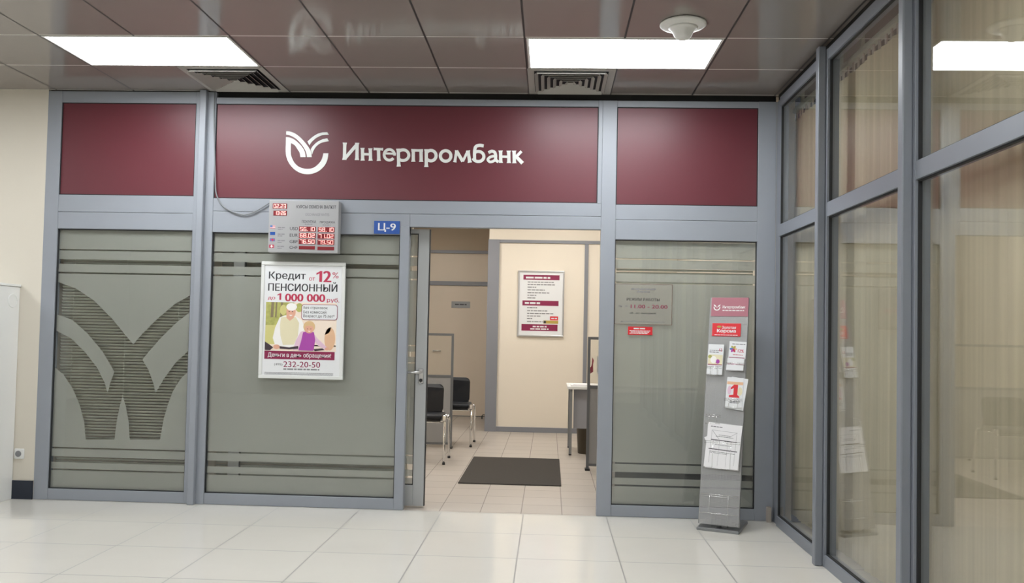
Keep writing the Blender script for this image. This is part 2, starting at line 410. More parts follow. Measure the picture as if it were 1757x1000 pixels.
tag(box('corner_cover', M['beige'], None, 1.848, 1.878, -.045, -.004, 0, .108, bev=.003), 'small beige plastic cover on the floor in the right corner', 'cover')

# fascia panels
def fascia(x0, x1, z0, z1, label):
    t = thing('fascia_panel', label, 'sign panel', ((x0+x1)/2, .02, z0), 0, 'maroon fascia panels')
    box('board', M['maroon'], t, x0, x1, .012, .03, z0, z1)
    g = MB(); e = .006
    g.box(x0, x1, .006, .014, z0, z0+e); g.box(x0, x1, .006, .014, z1-e, z1); g.box(x0, x0+e, .006, .014, z0+e, z1-e); g.box(x1-e, x1, .006, .014, z0+e, z1-e)
    g.build('gasket', M['alu_dark'], t); return t
fascia(-3.464, -2.424, 2.294, 2.998, 'blank maroon fascia panel at the left, beside the cream wall')
fc = fascia(-2.272, .602, 2.282, 2.998, 'wide maroon fascia panel bearing the white bank emblem and name')
fascia(.738, 1.768, 2.274, 2.998, 'blank maroon fascia panel at the right, in the glazed corner')

# emblem and name: strokes traced in drawing units, U units per metre on the panel
AX = ((0.0005726, 6.2e-06), (1.43e-05, -0.0005729), (-1.8250932, 2.8592444))
def sg(p): return (p[0]*AX[0][0]+p[1]*AX[1][0]+AX[2][0], p[0]*AX[0][1]+p[1]*AX[1][1]+AX[2][1])
def curve2(pts, n=5): return [tuple(v) for v in fillet([(p[0], p[1], 0) for p in pts], n)]
em = MB()
def shape(*runs):
    pts = []
    for r in runs: pts += [(p[0], p[1]) for p in curve2(r)]
    em.poly([sg(p) for p in pts], .008, None, .004)
shape([(155, 115), (200, 118), (265, 140), (330, 185), (395, 250), (450, 320), (485, 385), (495, 455)],
      [(432, 455), (425, 410), (400, 350), (360, 290), (300, 225), (240, 185), (190, 165), (155, 158)])
shape([(153, 192), (200, 197), (260, 222), (320, 270), (370, 325), (402, 385), (415, 455)], [(345, 455), (335, 400), (305, 350), (270, 300), (220, 270)],
      [(219, 280), (218, 400), (235, 470), (275, 540), (340, 590), (430, 610), (520, 595), (590, 540), (630, 480), (650, 405)],
      [(715, 405), (705, 480), (670, 560), (600, 630), (520, 668), (440, 680), (350, 665), (270, 620), (205, 550), (165, 470), (150, 380), (152, 280)])
shape([(720, 160), (700, 128)], [(640, 130), (570, 150), (500, 195), (438, 250)], [(463, 300), (500, 250), (560, 200), (630, 168), (718, 161)])
shape([(720, 245), (700, 208)], [(640, 220), (570, 255), (510, 310), (482, 355)], [(500, 420), (520, 370), (560, 310), (620, 268), (718, 246)])
em.build('emblem', M['sign_white'], fc)
lt = MB(); KY = [0]
def stroke(pts, wd, n=6, cap=0.):
    """one pen stroke of a letter, width wd (or start, end), slightly flared at the ends like the sign's type"""
    P = [Vector((p[0], p[1])) for p in (pts if n == 0 else [(v[0], v[1]) for v in curve2(pts, n)])]
    L = []; R_ = []; N = len(P)
    for i, p in enumerate(P):
        t = (P[min(i+1, N-1)]-P[max(i-1, 0)]).normalized(); nn = Vector((-t.y, t.x))
        f = i/(N-1); ww = .92*(wd if not isinstance(wd, tuple) else wd[0]*(1-f)+wd[1]*f)/2
        if cap: ww *= 1+cap*max(0, abs(f-.5)*2-.72)/.28
        L.append(p+nn*ww); R_.append(p-nn*ww)
    KY[0] += .00004
    lt.poly([sg(p) for p in L+R_[::-1]], .008-KY[0], None, .004)
def stem(x0, y0, x1, y1, wd=46, cap=.35): stroke([(x0+(x1-x0)*k/8, y0+(y1-y0)*k/8) for k in range(9)], wd, 0, cap)
def arc(cx, cy, rx, ry, a0, a1, wd, n=28): stroke([(cx+rx*math.cos(math.radians(a0+(a1-a0)*k/n)), cy+ry*math.sin(math.radians(a0+(a1-a0)*k/n))) for k in range(n+1)], wd, 0)
B = 1680.6
stem(932, 265, 926, 492); stroke([(930, 478), (1098, 282)], 46, 0); stem(1094, 268, 1092, 494)                                   # И
stem(1165, 335, 1168, 500); stem(1268, 340, 1272, 502); stroke([(1165, 416), (1270, 419)], 34, 0)                                  # н
stem(1312, 348, 1436, 353, 34, .25); stem(1376, 350, 1380, 504)                                                                  # т
arc(1518, 425, 68, 70, 8, -322, (36, 40)); stroke([(1456, 407), (1604, 412)], 28, 0)                                              # е
stem(1636, 345, 1642, 578); arc(1698, 430, 76, 70, -150, 135, 42)                                                                 # р
stem(B+152, 352, B+152, 515); stem(B+252, 352, B+255, 517); stem(B+128, 366, B+278, 369, 34, .1)                                  # п
stem(B+322, 352, B+322, 585); arc(B+382, 436, 68, 68, -150, 140, 44)                                                              # р
arc(B+575, 440, 69, 69, 0, 360, 44)                                                                                              # о
stem(B+694, 522, B+718, 368, 38); stroke([(B+716, 372), (B+798, 512)], 46, 0); stroke([(B+798, 512), (B+864, 374)], 34, 0); stem(B+866, 370, B+890, 526)  # м
stroke([(B+1070, 308), (B+1015, 302), (B+970, 318), (B+953, 375), (B+952, 500)], 44); arc(B+1000, 447, 73, 66, -140, 160, 43)     # б
stroke([(B+1132, 398), (B+1175, 378), (B+1212, 392), (B+1226, 430), (B+1228, 490), (B+1262, 518)], 42); stroke([(B+1226, 438), (B+1160, 452), (B+1124, 486), (B+1150, 517), (B+1195, 508), (B+1230, 478)], 36)  # а
stem(B+1290, 370, B+1292, 530); stem(B+1395, 372, B+1397, 532); stroke([(B+1290, 449), (B+1396, 451)], 34, 0)                      # н
stem(B+1465, 372, B+1468, 534); stroke([(B+1484, 458), (B+1562, 380)], 40, 0); stroke([(B+1484, 440), (B+1574, 534)], (44, 52), 0)  # к
lt.build('lettering', M['sign_white'], fc)

# windows of the bank front: pane + frosted film with clear bands
def film_mesh(outline, holes, y):
    """flat film with cut-out openings (filled 2-D curve turned to mesh)"""
    cu = bpy.data.curves.new('f', 'CURVE'); cu.dimensions = '2D'; cu.fill_mode = 'BOTH'
    for pl in [outline]+holes:
        s = cu.splines.new('POLY'); s.points.add(len(pl)-1); s.use_cyclic_u = True
        for p, c in zip(s.points, pl): p.co = (c[0], c[1], 0, 1)
    o = bpy.data.objects.new('f', cu); COL.objects.link(o)
    me = bpy.data.meshes.new_from_object(o.evaluated_get(bpy.context.evaluated_depsgraph_get()))
    bpy.data.objects.remove(o); bpy.data.curves.remove(cu)
    b = flat(); vv = [b.bm.verts.new((v.co.x, y, v.co.y)) for v in me.vertices]
    for p in me.polygons:
        try: b.bm.faces.new([vv[k] for k in p.vertices])
        except ValueError: pass
    bpy.data.meshes.remove(me)
    return b
def rc(x0, x1, z0, z1): return [(x0, z0), (x1, z0), (x1, z1), (x0, z1)]
BANDS = [(1.873, 1.884), (1.771, 1.807), (1.698, 1.710), (.376, .388), (.276, .318), (.214, .227)]
def gaskets(t, x0, x1, z0, z1, y=.012, m='alu_dark'):
    g = MB(); e = .006
    g.box(x0, x1, y, y+.016, z0, z0+e); g.box(x0, x1, y, y+.016, z1-e, z1); g.box(x0, x0+e, y, y+.016, z0+e, z1-e); g.box(x1-e, x1, y, y+.016, z0+e, z1-e)
    g.build('gasket', M[m], t)
LOGO = [(-3.4625,1.631),(-3.324,1.587),(-3.18,1.498),(-3.034,1.363),(-2.924,1.239),(-2.863,1.172),(-2.796,1.253),(-2.683,1.37),(-2.547,1.487),(-2.4255,1.557),(-2.4255,1.432),(-2.542,1.338),(-2.655,1.222),(-2.744,1.117),(-2.789,1.059),(-2.739,0.981),(-2.701,0.89),(-2.68,0.811),(-2.621,0.915),(-2.532,1.042),(-2.4255,1.147),(-2.4255,0.988),(-2.493,0.918),(-2.548,0.826),(-2.58,0.734),(-2.61,0.62),(-2.633,0.462),(-2.865,0.459),(-2.877,0.591),(-2.904,0.704),(-2.93,0.783),(-2.951,0.703),(-2.97,0.588),(-2.982,0.456),(-3.203,0.451),(-3.22,0.582),(-3.263,0.718),(-3.319,0.831),(-3.393,0.932),(-3.4625,0.988),(-3.4625,1.263),(-3.345,1.208),(-3.235,1.107),(-3.137,0.995),(-3.074,0.882),(-3.048,0.803),(-3.028,0.883),(-3.0,0.963),(-3.095,1.11),(-3.217,1.245),(-3.338,1.345),(-3.4625,1.389)]
for i, (x0, x1, zt, lab, logo) in enumerate((
        (-3.464, -2.424, 2.036, 'frosted window pane with large clear emblem shape, at the left', LOGO),
        (-2.272, -.852, 2.026, 'wide frosted window pane behind the framed poster', None),
        (.738, 1.768, 2.017, 'frosted window pane behind the leaflet stand', None))):
    t = sroot('window_%d' % (i+1), lab, 'window', ((x0+x1)/2, .03, .082))
    box('pane', M['glass'], t, x0, x1, .028, .034, .082, zt)
    gaskets(t, x0, x1, .082, zt)
    hs = [rc(x0+.001, x1-.001, a, b_) for a, b_ in BANDS]
    if logo: hs.append(logo)
    film_mesh(rc(x0, x1, .082, zt), hs, .036).build('frosted_film', M['film'], t)
# the sliding glass door, slid open behind the wide pane
d1 = sroot('door_1', 'grey sliding glass door standing open behind the wide pane', 'door', (-1.4, .125, 0))
dx0, dx1, dy0, dy1, dz0, dz1 = -2.14, -.648, .105, .15, .012, 2.083
for a, b_ in ((dx0, dx0+.085), (dx1-.082, dx1)): box('stile', M['door_alu'], d1, a, b_, dy0, dy1, dz0, dz1, bev=.003)
box('door_rail', M['door_alu'], d1, dx0+.085, dx1-.082, dy0+.001, dy1, dz0, .165, bev=.002); box('door_rail', M['door_alu'], d1, dx0+.085, dx1-.082, dy0+.001, dy1, 2.05, dz1, bev=.002)
gaskets(d1, dx0+.085, dx1-.082, .165, 2.05, .112)
box('pane', M['glass'], d1, dx0+.085, dx1-.082, .125, .131, .165, 2.05)
film_mesh(rc(dx0+.085, dx1-.082, .165, 2.05), [rc(dx0+.086, dx1-.083, a, b_) for a, b_ in ((1.873, 1.884), (1.771, 1.807), (1.698, 1.710), (1.20, 1.21), (1.12, 1.16), (1.07, 1.08), (.376, .388), (.276, .318), (.214, .227))], .133).build('frosted_film', M['film'], d1)
box('door_edge', M['alu_dark'], d1, dx1, dx1+.006, dy0+.008, dy1-.004, dz0, dz1)
hp = box('handle_plate', M['silver'], d1, -.705, -.668, .097, .105, .925, 1.035, bev=.006)
g = MB(); g.cyl((-.687, .1, 1.008), (-.687, .06, 1.008), .011).cyl((-.68, .062, 1.008), (-.80, .062, 1.008), .0095); g.build('lever', M['silver'], hp)
g = MB(); g.cyl((-.687, .0975, .948), (-.687, .0945, .948), .013).box(-.691, -.683, .094, .0965, .93, .948); g.build('lock_cylinder', M['black_plastic'], hp)

# venetian blinds behind the frosted panes
def venetian(x0, x1, z0, z1, y, label, tilt=-42):
    t = thing('venetian_blind', label, 'blind', ((x0+x1)/2, y, z1), 0, 'venetian blinds behind the frosted panes')
    box('headrail', M['slat'], t, x0, x1, y-.018, y+.018, z1-.03, z1)
    b = MB(); z = z1-.045
    while z > z0+.02:
        b.box(x0+.005, x1-.005, -.0125, .0125, -.0005, .0005, mtx=Matrix.Translation((0, y, z)) @ Matrix.Rotation(math.radians(tilt), 4, 'X')); z -= .0228
    b.build('slats', M['slat'], t)
    box('bottom_rail', M['slat'], t, x0+.005, x1-.005, y-.012, y+.012, z0, z0+.014)
    for f in (.1, .5, .9): box('ladder_cord', M['slat'], t, x0+(x1-x0)*f-.001, x0+(x1-x0)*f+.001, y-.014, y-.012, z0, z1)
venetian(-3.45, -2.43, .10, 2.03, .072, 'pale venetian blind behind the pane with the emblem cut-out')
venetian(-2.26, -.86, .10, 2.02, .18, 'pale venetian blind behind the wide frosted pane')
venetian(.75, 1.76, .95, 2.005, .072, 'pale venetian blind behind the pane with opening hours', 42)

t = thing('added_cabinet', 'dark low cabinet added inside the office to darken the clear lower bands of the right pane', 'cabinet', (1.25, .42, 0))  # added dark block so the lower clear bands read dark
box('body', M['screen_trim'], t, .78, 1.915, .22, .62, .04, .86, bev=.004); box('cabinet_top', M['screen_trim'], t, .77, 1.92, .21, .63, .861, .885, bev=.003); box('plinth', M['black_plastic'], t, .83, 1.90, .25, .60, 0, .039)

# ------------------------------------------------------------------ right glazed wall
XR = 1.882
wr = sroot('wall_right', 'grey aluminium framework of the glazed wall on the right', 'wall', (XR, -3, 0))
YP = [-1.14, -2.345, -3.55, -4.755, -5.96, -7.165, -8.37]
edges = [-.0] + YP
for y in YP:
    box('post', M['alu_shaded'], wr, XR, XR+.07, y-.05, y+.05, 0, 3.04, bev=.002)
    box('seam_post', M['alu_shaded'], wr, XR-.046, XR, y-.028, y+.028, 0, 3.06, bev=.006)
box('post', M['alu_shaded'], wr, XR+.0185, XR+.07, -.13, -.0, 0, 3.04)
WN = 4
for i in range(len(edges)-1):
    a, b_ = edges[i]-.05-(0.09 if i == 0 else 0), edges[i+1]+.05
    for z0, z1 in ((0, .07), (2.04, 2.124), (2.975, 3.04)): box('rail', M['alu_shaded'], wr, XR+.002, XR+.066, b_, a, z0, z1, bev=.002)
    t = sroot('window_%d' % WN, 'upper and lower glass panes in bay %s of the right wall' % ('next to the corner', 'in the middle', 'at the picture edge', 'beyond', 'beyond', 'beyond', 'beyond')[i], 'window', (XR+.03, (a+b_)/2, 0)); WN += 1
    for z0, z1 in ((.07, 2.04), (2.124, 2.975)):
        box('pane', M['glass'], t, XR+.022, XR+.028, b_, a, z0, z1)
        g = MB(); e = .007
        g.box(XR+.014, XR+.03, b_, a, z0, z0+e); g.box(XR+.014, XR+.03, b_, a, z1-e, z1); g.box(XR+.014, XR+.03, b_, b_+e, z0+e, z1-e); g.box(XR+.014, XR+.03, a-e, a, z0+e, z1-e)
        g.build('gasket', M['alu_dark'], t)
box('shadow_strip', M['gap'], wr, XR+.03, XR+.06, -8.4, -.0, 3.04, HC)  # soffit shadow laid in as a black strip
VL = ['cream vertical blind behind the first bay of the right glass wall, by the corner', 'cream vertical blind behind the middle bay of the right glass wall', 'cream vertical blind behind the nearest bay of the right glass wall']
for i in range(3):
    a, b_ = edges[i]-.008, edges[i+1]-.004
    t = thing('vertical_blind', VL[i], 'blind', (XR+.16, (a+b_)/2, 2.98), 0, 'vertical blinds behind the right glass wall')
    box('headrail', M['slat'], t, XR+.13, XR+.17, b_, a, 2.955, 2.985)
    for f in (.15, .85): box('bracket', M['slat'], t, XR+.14, XR+.16, b_+(a-b_)*f-.015, b_+(a-b_)*f+.015, 2.985, HC)
    n = round((a-b_)/.078); p = (a-b_)/n
    for k in range(n):
        y = b_+p*(k+.5); ang = math.radians(RND.uniform(1, 26))
        g = MB(); mt = Matrix.Translation((XR+.15+RND.uniform(-.004, .004), y, 0)) @ Matrix.Rotation(ang, 4, 'Z')
        g.box(-.0005, .0005, -.0445, .0445, .06, 2.90, M['vblind'], mtx=mt); g.box(-.004, .004, -.008, .008, 2.90, 2.956, M['beige'], mtx=mt)
        g.build('slat', None, t)

# ------------------------------------------------------------------ ceiling fittings
def ceiling_light(x0, y1, label, group='recessed ceiling light panels'):
    t = thing('ceiling_light', label, 'ceiling light', (x0+.6, y1-.3, HC), 0, group)
    a, b_, c, d = x0+.012, x0+1.188, y1-.588, y1-.012
    g = MB(); e = .014
    g.box(a, b_, c, c+e, HC-.004, HC+.02); g.box(a, b_, d-e, d, HC-.004, HC+.02); g.box(a, a+e, c+e, d-e, HC-.004, HC+.02); g.box(b_-e, b_, c+e, d-e, HC-.004, HC+.02)
    g.build('frame', M['white'], t)
    box('diffuser', M['lamp'], t, a+e, b_-e, c+e, d-e, HC-.003, HC+.01)
    return t
ceiling_light(-2.914, -.598, 'bright rectangular ceiling light panel at the left, above the left fascia panel')
ceiling_light(.086, -.598, 'bright rectangular ceiling light panel at the right, beside the white ceiling antenna')
for y in (-3.6, -6.6):
    for x in (-5.9, -2.914, .086): ceiling_light(x, y, 'rectangular ceiling light panel further back in the lobby, outside the frame')
ceiling_light(-5.9, -.598, 'rectangular ceiling light panel above the cream wall, outside the frame')
def vent(x0, label):
    t = thing('ceiling_vent', label, 'vent', (x0+.3, -.3, HC), 0, 'square ceiling air diffusers')
    x1, y0, y1 = x0+.596, -.594, -.002
    g = MB(); e = .045
    for q in ((x0, x1, y0, y0+e), (x0, x1, y1-e, y1), (x0, x0+e, y0+e, y1-e), (x1-e, x1, y0+e, y1-e)): g.box(*q, HC-.004, HC-.0005)
    g.build('frame', M['white_vent'], t)
    box('duct', M['black_void'], t, x0+e, x1-e, y0+e, y1-e, HC-.002, HC-.0005)
    cx, cy, hw = (x0+x1)/2, (y0+y1)/2, (x1-x0)/2-e
    for rot in range(4):       # four triangular louvre sets
        g = MB(); n = 6
        for k in range(n):
            r = hw*(k+.62)/n; L = r-.004
            mt = Matrix.Translation((cx, cy, HC-.0105)) @ Matrix.Rotation(rot*math.pi/2, 4, 'Z') @ Matrix.Translation((r, 0, 0)) @ Matrix.Rotation(math.radians(42), 4, 'Y')
            g.box(-.0145, .0145, -L, L, -.001, .001, mtx=mt)
        g.build('louvres', M['white_vent'], t)
vent(-2.314, 'square ceiling air diffuser behind the left light panel')
vent(.086, 'square ceiling air diffuser behind the right light panel')
t = thing('ceiling_antenna', 'white round dome antenna with tapered bulb on the ceiling', 'antenna', (.993, -1.438, HC))
MB().lathe([(.122, 0), (.131, -.004), (.131, -.012), (.12, -.02), (.085, -.027)], (.993, -1.438, HC)).build('base_plate', M['white'], t)
MB().lathe([(.085, -.026), (.072, -.034), (.060, -.05), (.050, -.072), (.040, -.086), (.024, -.093), (.005, -.095)], (.993, -1.438, HC)).build('bulb', M['white'], t)
for y in (-1.3, -3.4):  # added lamps that light the vertical blinds from behind
    t = thing('added_backlight', 'unseen ceiling light added behind the vertical blinds to backlight them', 'ceiling light', (2.75, y, HC), 0, 'added blind backlights')
    g = MB(); g.box(2.45, 3.05, y-.3, y-.285, HC-.012, HC); g.box(2.45, 3.05, y+.285, y+.3, HC-.012, HC); g.box(2.45, 2.465, y-.285, y+.285, HC-.012, HC); g.box(3.035, 3.05, y-.285, y+.285, HC-.012, HC)
    g.build('frame', M['white'], t); box('diffuser', M['backlight'], t, 2.465, 3.035, y-.285, y+.285, HC-.008, HC-.001)
# office lamps; the small rear one is added to brighten the back wall
for x, y, q in ((-1.4, 1.6, .3), (.4, 1.6, .3), (-1.4, 3.9, .3), (.5, 3.7, .3), (-1.5, 5.7, .14)):
    t = thing('office_light', 'square ceiling light inside the office, hidden above the doorway', 'ceiling light', (x, y, HC), 0, 'office ceiling lights')
    g = MB(); g.box(x-q, x+q, y-q, y-q+.015, HC-.012, HC); g.box(x-q, x+q, y+q-.015, y+q, HC-.012, HC); g.box(x-q, x-q+.015, y-q+.015, y+q-.015, HC-.012, HC); g.box(x+q-.015, x+q, y-q+.015, y+q-.015, HC-.012, HC)
    g.build('frame', M['white'], t); q -= .015; box('diffuser', M['office_lamp'], t, x-q, x+q, y-q, y+q, HC-.008, HC-.001)

# ------------------------------------------------------------------ things on the front
# exchange rate board (drawing units -> metres on its face)
def bx(X): return -1.9095+X*.0005231
def bz(Z): return 2.3249-Z*.0005187
t = thing('exchange_rate_board', 'silver exchange rate board with glowing red digits, above the poster', 'display board', (-1.58, -.03, 1.88))
X0, X1, Z0, Z1 = bx(172), bx(1170), bz(868), bz(122)
box('housing', M['board'], t, X0, X1, -.075, .0, Z0, Z1, bev=.004)
YB = -.0755
g = flat()
g.text('КУРСЫ ОБМЕНА ВАЛЮТ', bx(565), bx(1130), bz(235), bz(188), YB, M['ink'], .012); g.text('EXCHANGE RATES', bx(700), bx(1035), bz(340), bz(303), YB, M['ink_grey'], .008)
g.text('ПОКУПКА', bx(650), bx(850), bz(442), bz(405), YB, M['ink'], .01); g.text('ПРОДАЖА', bx(905), bx(1120), bz(448), bz(412), YB, M['ink'], .01)
g.words(bx(690), bx(810), bz(468), bz(456), YB, M['ink_grey'], 3); g.words(bx(945), bx(1060), bz(474), bz(462), YB, M['ink_grey'], 4)
for k, (c, zc) in enumerate((('USD', 525), ('EUR', 620), ('GBP', 712), ('CHF', 795))):
    g.text(c, bx(482), bx(595), bz(zc+22), bz(zc-22), YB, M['ink'], .01)
    g.words(bx(308), bx(415), bz(zc-5), bz(zc-20), YB, M['ink_grey'], 10+k); g.words(bx(308), bx(375), bz(zc+20), bz(zc+8), YB, M['ink_grey'], 20+k)
g.build('lettering', None, t)
g = flat(); y2 = YB-.0002
def fl(cx, cz): return bx(cx-36), bx(cx+36), bz(cz+22), bz(cz-22)
a = fl(235, 505); g.rect(*a, YB, M['p_white'])
for k in range(4): g.rect(a[0], a[1], a[2]+(a[3]-a[2])*(k*2)/7, a[2]+(a[3]-a[2])*(k*2+1)/7, y2, M['red_ink'])
g.rect(a[0], a[0]+.017, a[2]+(a[3]-a[2])*.45, a[3], y2-.0002, M['p_blue'])
g.rect(*fl(235, 600), YB, M['blue'])
a = fl(235, 690); g.rect(*a, YB, M['p_blue']); g.rect(a[0], a[1], a[2]+.008, a[3]-.008, y2, M['red_ink']); g.rect((a[0]+a[1])/2-.004, (a[0]+a[1])/2+.004, a[2], a[3], y2-.0002, M['red_ink'])
a = fl(225, 782); g.rect(*a, YB, M['red_ink']); g.rect((a[0]+a[1])/2-.011, (a[0]+a[1])/2+.011, (a[2]+a[3])/2-.003, (a[2]+a[3])/2+.003, y2, M['p_white']); g.rect((a[0]+a[1])/2-.003, (a[0]+a[1])/2+.003, (a[2]+a[3])/2-.009, (a[2]+a[3])/2+.009, y2, M['p_white'])
g.build('flags', None, t)
SEG = {'0': 'abcdef', '1': 'bc', '2': 'abged', '3': 'abgcd', '4': 'fgbc', '5': 'afgcd', '6': 'afgedc', '7': 'abc', '8': 'abcdefg', '9': 'abcdfg'}
def digits(g, s, X0_, X1_, Za, Zb, y):
    n = sum(1 if c.isdigit() else .4 for c in s); wdt = (X1_-X0_)/n; x = X0_; th = (Zb-Za)*.125
    for c in s:
        if not c.isdigit():
            xc = x+wdt*.2
            if c == ':': g.rect(xc-th*.7, xc+th*.7, Za+(Zb-Za)*.62, Za+(Zb-Za)*.8, y)
            g.rect(xc-th*.7, xc+th*.7, Za+(Zb-Za)*(.2 if c == ':' else 0), Za+(Zb-Za)*(.38 if c == ':' else .18), y); x += wdt*.4; continue
        l_, r_ = x+wdt*.1, x+wdt*.9; mz = (Za+Zb)/2
        Q = dict(a=(l_, r_, Zb-th, Zb), d=(l_, r_, Za, Za+th), g=(l_, r_, mz-th/2, mz+th/2), f=(l_, l_+th, mz, Zb), e=(l_, l_+th, Za, mz), b=(r_-th, r_, mz, Zb), c=(r_-th, r_, Za, mz))
        for k in SEG[c]: g.rect(*Q[k], y-(.0001 if k in 'adg' else 0))
        x += wdt
for wx0, wx1, zc, s, hh in ((232, 425, 208, '02.23', 36), (245, 425, 308, '13:26', 34), (618, 845, 530, '56.10', 36), (618, 845, 622, '68.02', 36), (618, 845, 708, '76.50', 36),
                            (885, 1112, 535, '58.10', 36), (885, 1112, 628, '71.02', 36), (885, 1112, 714, '79.50', 36), (622, 838, 795, '', 24), (888, 1112, 802, '', 24)):
    wn_ = box('led_window', M['led_dark'], t, bx(wx0-6), bx(wx1+6), YB-.002, YB+.003, bz(zc+hh), bz(zc-hh))
    if s:
        g = flat(); digits(g, s, bx(wx0+4), bx(wx1-4), bz(zc+hh-8), bz(zc-hh+8), YB-.0025); g.build('digits', M['led'], wn_)
# cable from the ceiling to the board
g = MB(); g.tube(fillet([(-2.285, -.008, 3.09), (-2.283, -.008, 2.9), (-2.272, -.008, 2.67), (-2.256, -.008, 2.40), (-2.245, -.008, 2.31), (-2.205, -.009, 2.235), (-2.135, -.009, 2.186), (-2.03, -.010, 2.158), (-1.94, -.011, 2.186), (-1.83, -.012, 2.255)], 6), .005, 8)
tag(g.build('power_cable', M['cable']), 'thin grey cable drooping from the ceiling to the exchange rate board', 'cable')
# number plate
t = thing('number_plate', 'small blue plate with white unit number above the open doorway', 'sign', (-.951, -.004, 2.03))
box('plate', M['blue'], t, -1.048, -.856, -.005, .002, 2.032, 2.128, bev=.001)
g = flat(); g.text('Ц-9', -1.016, -.886, 2.046, 2.112, -.0056, None, .02); g.build('lettering', M['paper'], t)

# framed poster
def px(X): return -1.9472+X*.00096
def pz(Z): return 1.8510-Z*.0009482
t = thing('framed_poster', 'white framed loan poster with an elderly man and a girl, on the wide frosted pane', 'poster', (-1.565, .01, .943))
X0, X1, Z0, Z1 = -1.886, -1.252, .943, 1.812
g = MB(); e = .026
for a in ((X0, X1, Z0, Z0+e), (X0, X1, Z1-e, Z1), (X0, X0+e, Z0+e, Z1-e), (X1-e, X1, Z0+e, Z1-e)): g.box(a[0], a[1], -.012, .006, a[2], a[3], bev=.004)
g.build('frame', M['frame_white'], t)
sh = box('sheet', M['paper'], t, X0+e, X1-e, -.004, .004, Z0+e, Z1-e)
YP_ = -.0045
g = flat()
g.text('Кредит', px(125), px(412), pz(192), pz(120), YP_, M['ink'], .02); g.text('от', px(440), px(487), pz(187), pz(160), YP_, M['red_ink'], .01)
g.one(px(496), px(542), pz(195), pz(110), YP_, M['red_ink']); g.text('2', px(554), px(610), pz(196), pz(109), YP_, M['red_ink'], .05); g.text('%', px(622), px(670), pz(165), pz(118), YP_, M['red_ink'], .005)
g.text('ПЕНСИОННЫЙ', px(122), px(662), pz(272), pz(196), YP_, M['ink'], .02)
g.text('до', px(122), px(178), pz(345), pz(318), YP_, M['red_ink'], .015); g.one(px(195), px(226), pz(342), pz(290), YP_, M['red_ink']); g.text('000 000', px(258), px(568), pz(352), pz(292), YP_, M['red_ink'], .05); g.text('руб.', px(585), px(680), pz(362), pz(320), YP_, M['red_ink'], .015)
g.rect(px(106), px(656), pz(806), pz(742), YP_, M['wine_ink'])
g.text('Деньги в день обращения!', px(134), px(628), pz(797), pz(755), YP_-.0003, M['paper'], .012)
g.text('(495)', px(186), px(250), pz(860), pz(838), YP_, M['ink_grey'], .01); g.text('232-20-50', px(258), px(545), pz(867), pz(822), YP_, M['wine_ink'], .012)
g.words(px(258), px(540), pz(888), pz(877), YP_, M['ink_grey'], 8)
for k in range(3): g.words(px(112), px(648), pz(912+k*8), pz(908+k*8), YP_, M['ink_grey'], 30+k)
g.build('lettering', None, sh)
g = flat(); Y0 = YP_; xa, xb, za, zb = 108, 664, 740, 360
def P(pts, k, m, sm=True): g.poly([(px(min(xb, max(xa, a))), pz(min(za, max(zb, b_)))) for a, b_ in pts], Y0-.00015*k, M[m])
def D(cx, cz, rx, rz, k, m, rot=0): P([(cx+rx*math.cos(t_)*math.cos(rot)-rz*math.sin(t_)*math.sin(rot), cz+rx*math.cos(t_)*math.sin(rot)+rz*math.sin(t_)*math.cos(rot)) for t_ in [q*2*math.pi/24 for q in range(24)]], k, m)
P([(xa, zb), (xb, zb), (xb, za), (xa, za)], 0, 'p_green')
P([(xa, 540), (260, 540), (300, za), (xa, za)], 1, 'p_lawn'); P([(xa, 690), (xb, 690), (xb, za), (xa, za)], 2, 'p_glow'); P([(330, zb), (xb, zb), (xb, 700), (330, 700)], 2, 'p_glow')
for a, ww in ((150, 22), (185, 12), (225, 18)): P([(a, zb), (a+ww, zb), (a+ww-4, 480), (a-4, 480)], 2, 'p_trunk')
D(245, 420, 26, 40, 3, 'p_lawn'); D(370, 400, 30, 35, 3, 'p_green'); D(615, 640, 42, 90, 3, 'p_orange'); D(560, 560, 60, 50, 3, 'p_glow')
P([(218, 480), (260, 462), (330, 460), (395, 500), (415, 560), (400, 640), (350, 690), (320, 715), (235, 705), (185, 690), (168, 640), (185, 560)], 5, 'p_white')   # sweater sleeves
P([(230, 478), (290, 470), (345, 475), (372, 520), (365, 620), (335, 690), (250, 695), (228, 620), (222, 540)], 6, 'p_vest')
P([(270, 450), (325, 450), (330, 480), (298, 505), (272, 482)], 7, 'p_skin'); D(306, 435, 37, 52, 8, 'p_skin'); D(310, 395, 42, 30, 9, 'p_white'); D(312, 402, 36, 22, 10, 'p_white'); D(292, 432, 5, 3, 11, 'p_dark'); D(318, 432, 5, 3, 11, 'p_dark'); P([(290, 458), (320, 458), (306, 468)], 11, 'p_white')
D(200, 710, 26, 18, 11, 'p_skin')
P([(385, 590), (410, 580), (400, 680), (370, 730), (330, 735), (350, 660)], 11, 'p_pink'); P([(490, 600), (520, 640), (600, 710), (585, 728), (520, 690), (480, 640)], 11, 'p_pink')
P([(405, 592), (440, 582), (490, 590), (502, 650), (490, 735), (372, 735), (392, 660)], 12, 'p_purple')
D(452, 548, 46, 46, 11, 'p_hair'); D(452, 566, 34, 34, 13, 'p_skin'); P([(415, 545), (430, 522), (475, 520), (490, 548), (452, 540)], 14, 'p_hair'); D(440, 565, 4, 3, 14, 'p_dark'); D(465, 565, 4, 3, 14, 'p_dark'); P([(440, 580), (466, 580), (453, 588)], 14, 'p_white')
D(595, 718, 16, 12, 13, 'p_skin')
